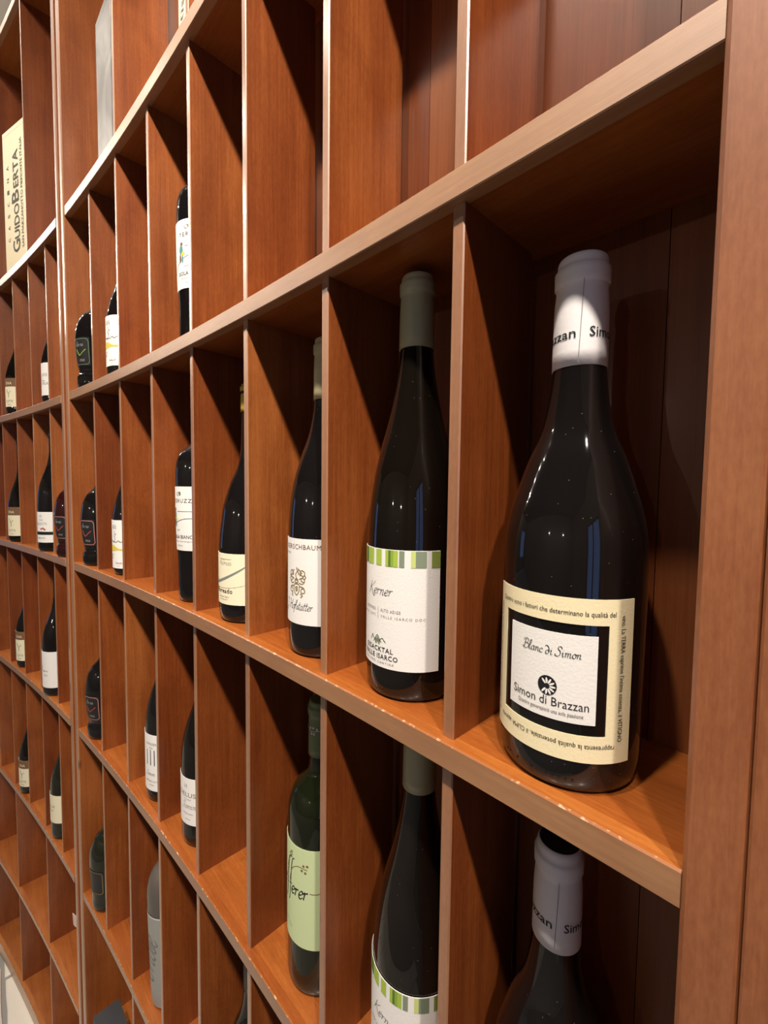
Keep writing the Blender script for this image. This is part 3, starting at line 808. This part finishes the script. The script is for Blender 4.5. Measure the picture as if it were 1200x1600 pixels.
# ============ cream swoosh label
def torn():
    o, cap = bottle(-3.470, 0.366, 'S3', TORN, 'torn', 'glass_black', 'wine bottle with cream Floreado label crossed by a grey swoosh, yellow capsule', cap=(1.893, 2.145, .092, .086, 'capsule_yellow'))
    R = .288; A = D2R * R
    w = wrapper(TORN, 14, 0.395, rconst=R)
    lab = patch('label', w, -58 * A, 58 * A, -.227, .226, 'paper_ivory', o, nu=52, thick=0.0003)
    script('Andrian', w, -3 * A, .125, .17, 'ink_grey', lab, pw=.06)
    patch('rule', w, -16 * A, 13 * A, .175, .178, 'ink_grey', lab, nu=6, extra=.0016)
    # tapered swoosh
    vs = []; fs = []
    for i in range(25):
        t = i / 24; uu = -.29 + t * .58
        yy = -.035 + .24 * t * t * .9 - .03 * (1 - t)
        th_ = .016 * sin(pi * min(1, .12 + .85 * t))
        vs += [w(uu, yy + th_, .0018), w(uu, yy - th_ * .4, .0018)]
        if i < 24: fs.append((2 * i, 2 * i + 1, 2 * i + 3, 2 * i + 2))
    mesh_obj('swoosh', vs, fs, ['ink_bluegrey'], lab)
    strokes([[(-.29, -.075), (-.1, -.085), (.1, -.07), (.29, -.02)], [(-.29, .02), (-.2, 0.0), (-.1, -.02)]], w, 0, 0, 1, 'ink_grey', lab, pw=.004, name='swoosh_line')
    text('Floreado', w, -7 * A, -.125, .040, 'ink_black', lab, width=.225, bold=.014, space=1.1)
    text('Sauvignon Blanc', w, -6 * A, -.165, .013, 'ink_grey', lab, width=.14)
    text('Alto Adige DOC', w, -6 * A, -.188, .011, 'ink_grey', lab, width=.11)
torn()

# ============ white label with figure, squared shoulders
def teruzzi(x, yo, key, label, phi=17):
    o, cap = bottle(x, yo, key, BORD, 'bord', 'glass_black', label, group='Isola Bianca bottles', cap=(1.76, 2.24, .096, .093, 'capsule_white'))
    R = .262; A = D2R * R
    w = wrapper(BORD, phi, 0.875)
    lab = patch('label', w, -62 * A, 62 * A, -.33, .33, 'paper_white', o, nu=48, nv=10, thick=0.0003)
    # little moon / horn mark
    strokes([[(-.4, .3), (-.5, 0), (-.2, -.3), (.1, -.2)], [(.3, .3), (.0, .3), (-.1, .1)]], w, -8 * A, .255, .055, 'ink_grey', lab, pw=.14, name='moon_mark')
    disc('moon_mark', w, -2 * A, .258, .016, .020, 'ink_sage_line', lab)
    text('TERUZZI', w, 2 * A, .165, .040, 'ink_stencil', lab, width=.29, bold=.0, space=1.2)
    # figure: small coloured dancer above a hill line
    for du, dv, ru, rv, c in ((0, .08, .012, .012, 'ink_brown'), (-.004, .045, .018, .03, 'ink_teal'), (.012, .02, .016, .012, 'ink_yellow'), (-.012, -.005, .010, .028, 'ink_brown'), (.008, -.012, .008, .026, 'ink_teal')):
        disc('figure', w, -23 * A + du * 1.6, -.03 + dv * 1.6, ru * 1.5, rv * 1.5, c, lab, n=10)
    strokes([[(-.24, -.17), (-.18, -.10), (-.08, -.04), (.06, 0.0), (.24, .0)]], w, 0, .0, 1, 'ink_grey', lab, pw=.009, name='hill_line')
    patch('rule', w, -.06, .16, .073, .078, 'ink_grey', lab, nu=8, extra=.0016)
    text('2024', w, -10 * A, -.125, .018, 'ink_grey', lab, width=.05)
    text('ISOLA BIANCA', w, 2 * A, -.205, .036, 'ink_black', lab, width=.33, bold=.006)
    text('Vernaccia di San Gimignano', w, 2 * A, -.24, .014, 'ink_grey', lab, width=.26)
    text('TOSCANA', w, -6 * A, -.285, .014, 'ink_grey', lab, width=.09)
teruzzi(-4.420, 0.337, 'S3', 'white labelled Isola Bianca bottle in the second row, left of the cream swoosh label')
teruzzi(-4.400, 0.373, 'S2', 'white labelled Isola Bianca bottle in the upper row, peeping past a divider', phi=40)

# ============ white label with yellow band
def yellow(x, yo, key, label, dz=0.0):
    o, cap = bottle(x, yo, key, MEDI, 'medi', 'glass_black', label, group='yellow band bottles', cap=(1.72, 2.17, .094, .091, 'capsule_black'))
    R = .268; A = D2R * R
    w = wrapper(MEDI, 26, 0.42 + dz, rconst=R)
    lab = patch('label', w, -46 * A, 46 * A, -.322, .325, 'paper_white', o, nu=40, thick=0.0003)
    text('AN', w, -13 * A, .205, .060, 'ink_grey', lab, width=.09)
    patch('rule', w, -14 * A, -9 * A, .165, .172, 'ink_grey', lab, nu=2, extra=.0016)
    script('S', w, -12 * A, .03, .075, 'ink_black', lab, pw=.08, shear=.2, yscale=1.2)
    strokes([[(-.16, .02), (-.02, .0), (.02, .02), (.06, 0), (.1, .02), (.16, .0)]], w, 0, .03, 1, 'ink_grey', lab, pw=.012, name='signature_line')
    vs = []; fs = []
    for i in range(15):
        t = i / 14; uu = (-40 + 86 * t) * A
        hh = .035 * (.6 + .4 * sin(9 * t)) * min(1, 3 * t + .3)
        vs += [w(uu, -.06 + .02 * sin(6 * t) + hh, .0018), w(uu, -.075 - hh * .5, .0018)]
        if i < 14: fs.append((2 * i, 2 * i + 1, 2 * i + 3, 2 * i + 2))
    mesh_obj('yellow_band', vs, fs, ['ink_yellow'], lab)
    script('c', w, -22 * A, -.19, .05, 'ink_grey', lab, pw=.09)
    text('COLLIO', w, 4 * A, -.26, .018, 'ink_black', lab, width=.11, bold=.01)
    text('DOC', w, 4 * A, -.295, .012, 'ink_grey', lab, width=.04)
yellow(-6.420, 0.337, 'S3', 'slim shouldered bottle, white label with yellow band, in the row below the other such bottle')
yellow(-6.450, 0.326, 'S2', 'slim shouldered bottle, white label with yellow band, in the upper row', dz=.035)

# ============ dark pear shaped bottles with a foot
def bulb(x, yo, key, label, gm='glass_black', prof=BULB, pk='bulb', lineink='ink_rose', mark='ink_red', plain_label=False, phi=28):
    o, cap = bottle(x, yo, key, prof, pk, gm, label, group='pear shaped dark bottles', cap=(1.60, 2.0, .095, .092, 'capsule_black'))
    w = wrapper(prof, phi, 0.50)
    R = w.r0; A = D2R * R
    lab = patch('label', w, -27 * A, 27 * A, -.195, .195, 'paper_black', o, nu=24, nv=12)
    # rounded border line
    hu, hv, c = 25 * A, .178, .05
    loop = []
    for cx, cy, a0 in ((hu - c, hv - c, 0), (-hu + c, hv - c, 90), (-hu + c, -hv + c, 180), (hu - c, -hv + c, 270)):
        for k in range(5):
            a = radians(a0 + k * 22.5); loop.append((cx + c * cos(a), cy + c * sin(a)))
    loop.append(loop[0])
    strokes([loop], w, 0, 0, 1, lineink, lab, pw=.009, name='label_border', thin=1)
    if not plain_label:
        script('lm.ns', w, -.01, .075, .13, 'ink_label_grey', lab, pw=.10)
        strokes([[(-.085, .05), (-.04, -.02), (-.015, -.035), (.03, .0), (.085, .045)]], w, 0, -.015, 1, mark, lab, pw=.016, name='bird_mark')
        script('ones', w, .01, -.135, .10, 'ink_label_grey', lab, pw=.10)
    return o
bulb(-7.500, 0.305, 'S3', 'dark pear shaped bottle with black label, at the double upright on the second shelf row')
bulb(-7.500, 0.294, 'S2', 'dark pear shaped bottle with black green lined label, in the upper row', lineink='ink_sage_line', mark='stripe_mid')
bulb(-7.500, 0.304, 'S4', 'dark pear shaped bottle with black label and red bird mark, third row down')
bulb(-7.480, 0.290, 'S5', 'dark olive bottle with embossed oval, lowest of those beside the double upright', gm='glass_olive', prof=BULB2, pk='bulb2', plain_label=True, lineink='ink_gold')
bulb(-8.690, 0.271, 'S3', 'dark ruby pear shaped bottle half hidden left of the double upright', gm='glass_ruby')

# ============ third row bottles
def bars():
    o, cap = bottle(-5.450, 0.377, 'S4', RHONE, 'rhone', 'glass_black', 'sloping bottle with three vertical bars on its white label', cap=(1.78, 2.22, .096, .092, 'capsule_black'))
    R = .290; A = D2R * R
    w = wrapper(RHONE, 22, 0.505, rconst=R)
    lab = patch('label', w, -48 * A, 48 * A, -.352, .352, 'paper_white', o, nu=40, thick=0.0003)
    text('WINZER', w, 2 * A, .225, .028, 'ink_grey', lab, width=.17)
    text('1920', w, 2 * A, .18, .018, 'ink_grey', lab, width=.06)
    for a, b_ in ((-12, .03), (0.5, .06), (12, .05)):
        patch('bar_mark', w, a * A - .006, a * A + .006, -.03, .15 + b_ * .3, 'ink_black', lab, nu=1, extra=.0016)
    script('Somm', w, -2 * A, -.16, .15, 'ink_grey', lab, pw=.09)
    text('SÜDTIROL ALTO', w, 2 * A, -.24, .020, 'ink_grey', lab, width=.20)
    text('ADIGE', w, 2 * A, -.285, .014, 'ink_grey', lab, width=.07)
bars()
def elus():
    o, cap = bottle(-4.450, 0.392, 'S4', RHONE, 'rhone', 'glass_brown', 'sloping bottle with ELUS on its white label, nearest the tall empty gap', cap=(1.78, 2.22, .096, .092, 'capsule_black'))
    R = .290; A = D2R * R
    w = wrapper(RHONE, 20, 0.515, rconst=R)
    lab = patch('label', w, -52 * A, 52 * A, -.255, .258, 'paper_white', o, nu=44, thick=0.0003)
    text('H', w, -4 * A, .15, .050, 'ink_grey', lab, width=.035, bold=-.01)
    text('DELUS', w, -3 * A, .055, .048, 'ink_grey', lab, width=.25, bold=.004)
    text('ALTO ADIGE', w, 0, .02, .013, 'ink_grey', lab, width=.10)
    script('Somini', w, 4 * A, -.075, .22, 'ink_grey', lab, pw=.08)
    text('SÜDTIROL DOC', w, 0, -.14, .016, 'ink_grey', lab, width=.15)
    text('CANTINA', w, 0, -.20, .012, 'ink_grey', lab, width=.08)
elus()
def pfef():
    o, cap = bottle(-2.450, 0.395, 'S4', PFEF, 'pfef', 'glass_green', 'olive green bottle with pale green script label and green capsule', cap=(1.795, 2.225, .103, .099, 'capsule_green'))
    R = .263; A = D2R * R
    w = wrapper(PFEF, 8, 0.80, rconst=R, lift=.004)
    lab = patch('label', w, -66 * A, 66 * A, -.40, .385, 'paper_pale_green', o, nu=60, thick=0.0003)
    for fu in (-.105, -.062):
        strokes([[(.055, .275), (.03, .255), (.012, .15), (.0, .02), (-.012, -.075), (-.022, -.095)]], w, fu, .0, 1, 'ink_black', lab, pw=.011, name='script_lettering', thin=.4)
    strokes([[(-.025, .035), (.015, .045), (.05, .06)]], w, -.085, .0, 1, 'ink_black', lab, pw=.006, name='script_lettering')
    script('e', w, -.158, -.0, .05, 'ink_black', lab, pw=.11, shear=.2, yscale=1.15)
    script('erer', w, .035, -.012, .165, 'ink_black', lab, pw=.11, shear=.22, yscale=1.25)
    # vine tendril with berries
    strokes([[(-.06, .05), (-.03, .16), (.04, .215), (.12, .21)], [(-.10, .0), (-.09, .16), (-.05, .25), (-.02, .28)], [(.14, .03), (.2, .03), (.26, .06)]], w, -2 * A, .02, 1, 'ink_brown', lab, pw=.006, name='tendril')
    for du, dv in ((.09, .235), (.12, .24), (.075, .195), (.105, .185), (-.05, .275), (-.03, .295), (-.035, .255)):
        disc('berry', w, du - 2 * A, dv + .02, .010, .010, 'ink_brown', lab, n=10)
    text('alto adige', w, -18 * A, -.28, .014, 'stripe_sage', lab, width=.09, rot=-20)
    wc = wrapper(PFEF, 10, 2.005, rconst=.102, lift=.0015)
    strokes([[(-.12, .0), (-.05, .01), (0, -.005), (.06, .01), (.12, .0)]], wc, 0, 0, 1, 'ink_white', cap, pw=.006, name='vine_print')
    for du, dv in ((-.015, .022), (.012, .026), (-.005, -.022), (.02, -.02), (.045, .02)):
        disc('berry_print', wc, du, dv, .009, .010, 'ink_white', cap, n=10)
pfef()

# ============ frosted grey bottle and the dark neck in the fourth row
def frost():
    o, cap = bottle(-5.470, 0.350, 'S5', FROST, 'frost', 'frost_dark', 'frosted grey bottle with handwriting up its side', cap=(1.82, 2.26, .097, .093, 'capsule_black'))
    w = wrapper(FROST, 18, 0.65, lift=.004)
    A = D2R * w.r0
    lab = patch('label', w, -80 * A, 80 * A, -.62, .60, 'glass_frost', o, nu=60, nv=14, thick=0.0003)
    patch('label_rim', w, -80 * A, 80 * A, .595, .612, 'ink_white', lab, nu=60, extra=.001)
    script('Ortose', w, 8 * A, .0, .62, 'ink_grey', lab, pw=.10, shear=.2, rot=80, yscale=1.4)
frost()
bottle(-3.470, 0.380, 'S5', BURG, 'burg', 'glass_brown', 'dark bottle shoulder rising at the bottom edge left of a divider', cap=(1.735, 2.205, .1125, .1035, 'capsule_black'))

# ============ the left unit's bottles
def brownband(x, yo, key, label, z0=.44, hh=.29):
    o, cap = bottle(x, yo, key, MEDI, 'medi', 'glass_brown', label, group='brown band bottles', cap=(1.72, 2.17, .094, .091, 'capsule_black'))
    R = .268; A = D2R * R
    w = wrapper(MEDI, 30, z0, rconst=R)
    lab = patch('label', w, -48 * A, 48 * A, -hh, hh, 'paper_ivory', o, nu=32, thick=0.0003)
    band = patch('label_band', w, -48 * A, 48 * A, hh - .17, hh + .001, 'ink_brown', lab, nu=32, extra=.0012)
    text('ENA', w, 4 * A, hh - .13, .055, 'paper_ivory', lab, width=.14, extra=.003)
    strokes([[(-.05, .06), (-.02, .0), (.0, -.02), (.05, .03)], [(0, -.02), (.0, -.10)]], w, 2 * A, 0, 1, 'ink_grey', lab, pw=.014, name='glass_mark')
    text('COTTE', w, 4 * A, -hh + .09, .045, 'ink_grey', lab, width=.17)
    text('LANGHE', w, 4 * A, -hh + .035, .02, 'ink_grey', lab, width=.08)
brownband(-11.680, 0.296, 'S2', 'bottle with brown banded cream label near the left edge, in the upper row', z0=.45, hh=.29)
brownband(-11.680, 0.264, 'S3', 'bottle with brown banded cream label near the left edge, second row down', z0=.43, hh=.30)
brownband(-11.600, 0.300, 'S4', 'bottle with brown banded cream label near the left edge, third row down', z0=.47, hh=.31)
brownband(-11.600, 0.276, 'S5', 'bottle with brown banded cream label near the left edge, fourth row down', z0=.46, hh=.285)
def whitelab(x, yo, key, label, z0, hh, lines, mat='paper_white', prof=RHONE, pk='rhone', R=.290, red=False, gm='glass_black'):
    o, cap = bottle(x, yo, key, prof, pk, gm, label, cap=(1.78, 2.16, .096, .092, 'capsule_black'))
    A = D2R * R
    w = wrapper(prof, 26, z0, rconst=R)
    lab = patch('label', w, -46 * A, 46 * A, -hh, hh, mat, o, nu=32, thick=0.0003)
    for body, dv, c, wd_ in lines: text(body, w, 2 * A, dv, c, 'ink_grey', lab, width=wd_)
    if red:
        for du, dv in ((.02, -.03), (.06, -.02), (.09, -.04)): disc('red_mark', w, du, dv, .022, .016, 'ink_red', lab, n=8)
        patch('dark_band', w, -46 * A, 46 * A, -.135, -.08, 'ink_black', lab, nu=24, extra=.0016)
    else:
        strokes([[(-.04, .05), (-.03, -.03), (0, -.05), (.05, -.05)]], w, -8 * A, .02, 1, 'ink_grey', lab, pw=.012, name='mark')
whitelab(-9.680, 0.260, 'S3', 'sloping bottle with white label, red mark and dark stripe, left unit second row', .44, .275, [('2022', .19, .025, .06), ('VALLE', .12, .025, .10), ('CAGLIOTTI', .04, .045, .24), ('PIEMONTE', -.21, .03, .18)], red=True)
whitelab(-9.680, 0.261, 'S4', 'sloping bottle with nearly blank white label, left unit third row', .50, .335, [('CASA', -.04, .03, .12), ('VINO', -.12, .03, .10)])
whitelab(-9.650, 0.307, 'S5', 'sloping bottle with short cream grey label, left unit fourth row', .60, .265, [('H', .02, .06, .05)], mat='paper_ivory', gm='glass_olive')
whitelab(-9.600, 0.340, 'S2', 'bottle showing a thin slice of white label, left unit upper row', .435, .285, [('NOS', .05, .05, .12), ('ITALIA', -.10, .05, .16)], prof=MEDI, pk='medi', R=.268)

# ---------------------------------------------------------------- boxes on the shelves
class Flat:
    """maps (u, v) pitches onto the front face of a box standing in its own frame"""
    def __init__(s, y): s.y = y
    def __call__(s, u, v, extra=0.0): return (u * P, (s.y - extra) * P, v * P)
def carton(name, x, yo, key, w_, d, h, rz, mat, label, cat, gap=0.012, edge='ink_grey'):
    o = empty(name, W(x, yo, SH[key][0]), rz); tag(o, label, cat)
    body = box_mesh('box_body', -w_ / 2 * P, w_ / 2 * P, 0, d * P, 0, (h - .09) * P, [mat], ch=.0012, parent=o)
    lid = box_mesh('box_lid', -w_ / 2 * P, w_ / 2 * P, 0, d * P, (h - .085) * P, h * P, [mat], ch=.0012, parent=o)
    return o, body, Flat(0.0)
tan_ = lambda x: math.atan(2 * KC * x)
# wooden presentation box with stencilled name
rzb = radians(17.5)
gx = -11.63 + .55 * cos(rzb); gy = -0.987 + .55 * sin(rzb) - KC * gx * gx
gb, gbody, fl = carton('wooden_wine_box', gx, gy, 'S1', 1.10, .46, 2.84, rzb, 'pine_box', 'pale wooden wine box lettered Cascina Guido Berta, upper left', 'wooden box')
def flat_text(body, u, v, cap, width, mat, parent, rot=90, bold=0.0):
    return text(body, fl, u, v, cap, mat, parent, width=width, rot=rot, bold=bold, extra=.004)
flat_text('G', .08, .56, .29, .24, 'ink_stencil', gbody, bold=.01)
flat_text('UIDO', .08, 1.03, .21, .66, 'ink_stencil', gbody, bold=.012)
flat_text('B', .08, 1.51, .29, .23, 'ink_stencil', gbody, bold=.01)
flat_text('ERTA', .08, 2.02, .21, .70, 'ink_stencil', gbody, bold=.012)
for i, ch in enumerate('CASCINA'): flat_text(ch, -.31, .74 + i * .23, .085, .075, 'ink_stencil', gbody)
flat_text('SAN MARZANOTTO PIEMONTE ITALIA', .25, 1.50, .085, 2.05, 'ink_stencil', gbody)
# grey printed box
cg, cbody, _ = carton('gift_box', -6.53, .115, 'S1', .68, .45, 1.99, tan_(-6.5) * .4, 'grey_print', 'grey smoky printed gift box standing above the shelves by the double upright', 'gift box')
# cream box with small lettering
cc, ccb, _ = carton('wooden_wine_box', -4.38, .25, 'S1', .58, .40, 2.6, 0.05, 'pine_box', 'cream wine box, one corner peeping out at the top edge', 'wooden box')
text('vitis', fl, -.16, .62, .10, 'ink_grey', ccb, width=.34, rot=80, extra=.004)
# black carton on the low shelf
bk, bb, _ = carton('black_carton', -6.85, -0.10, 'S6', 1.02, .36, .75, tan_(-6.8) * .2, 'card_black', 'black carton on the lowest visible shelf right of the double upright', 'carton')
# curled pink paper tag stuck on the side of the left unit
tg = []; tf = []
for i in range(7):
    t = i / 6
    a = W(-8.336 - .15 * t, .012 - .01 * t * t, -6.24 - .03 * t); b_ = W(-8.336 - .19 * t, .012 + .01 * t * t, -6.44 - .08 * t)
    tg += [a, b_]
    if i < 6: tf.append((2 * i, 2 * i + 1, 2 * i + 3, 2 * i + 2))
to = mesh_obj('paper_tag', [v - tg[0] for v in tg], tf, ['pink_paper'], None, tg[0])
sm = to.modifiers.new('paper', 'SOLIDIFY'); sm.thickness = 0.0006
tag(to, 'small curled pink paper tag stuck to the left unit low on its upright', 'paper tag')
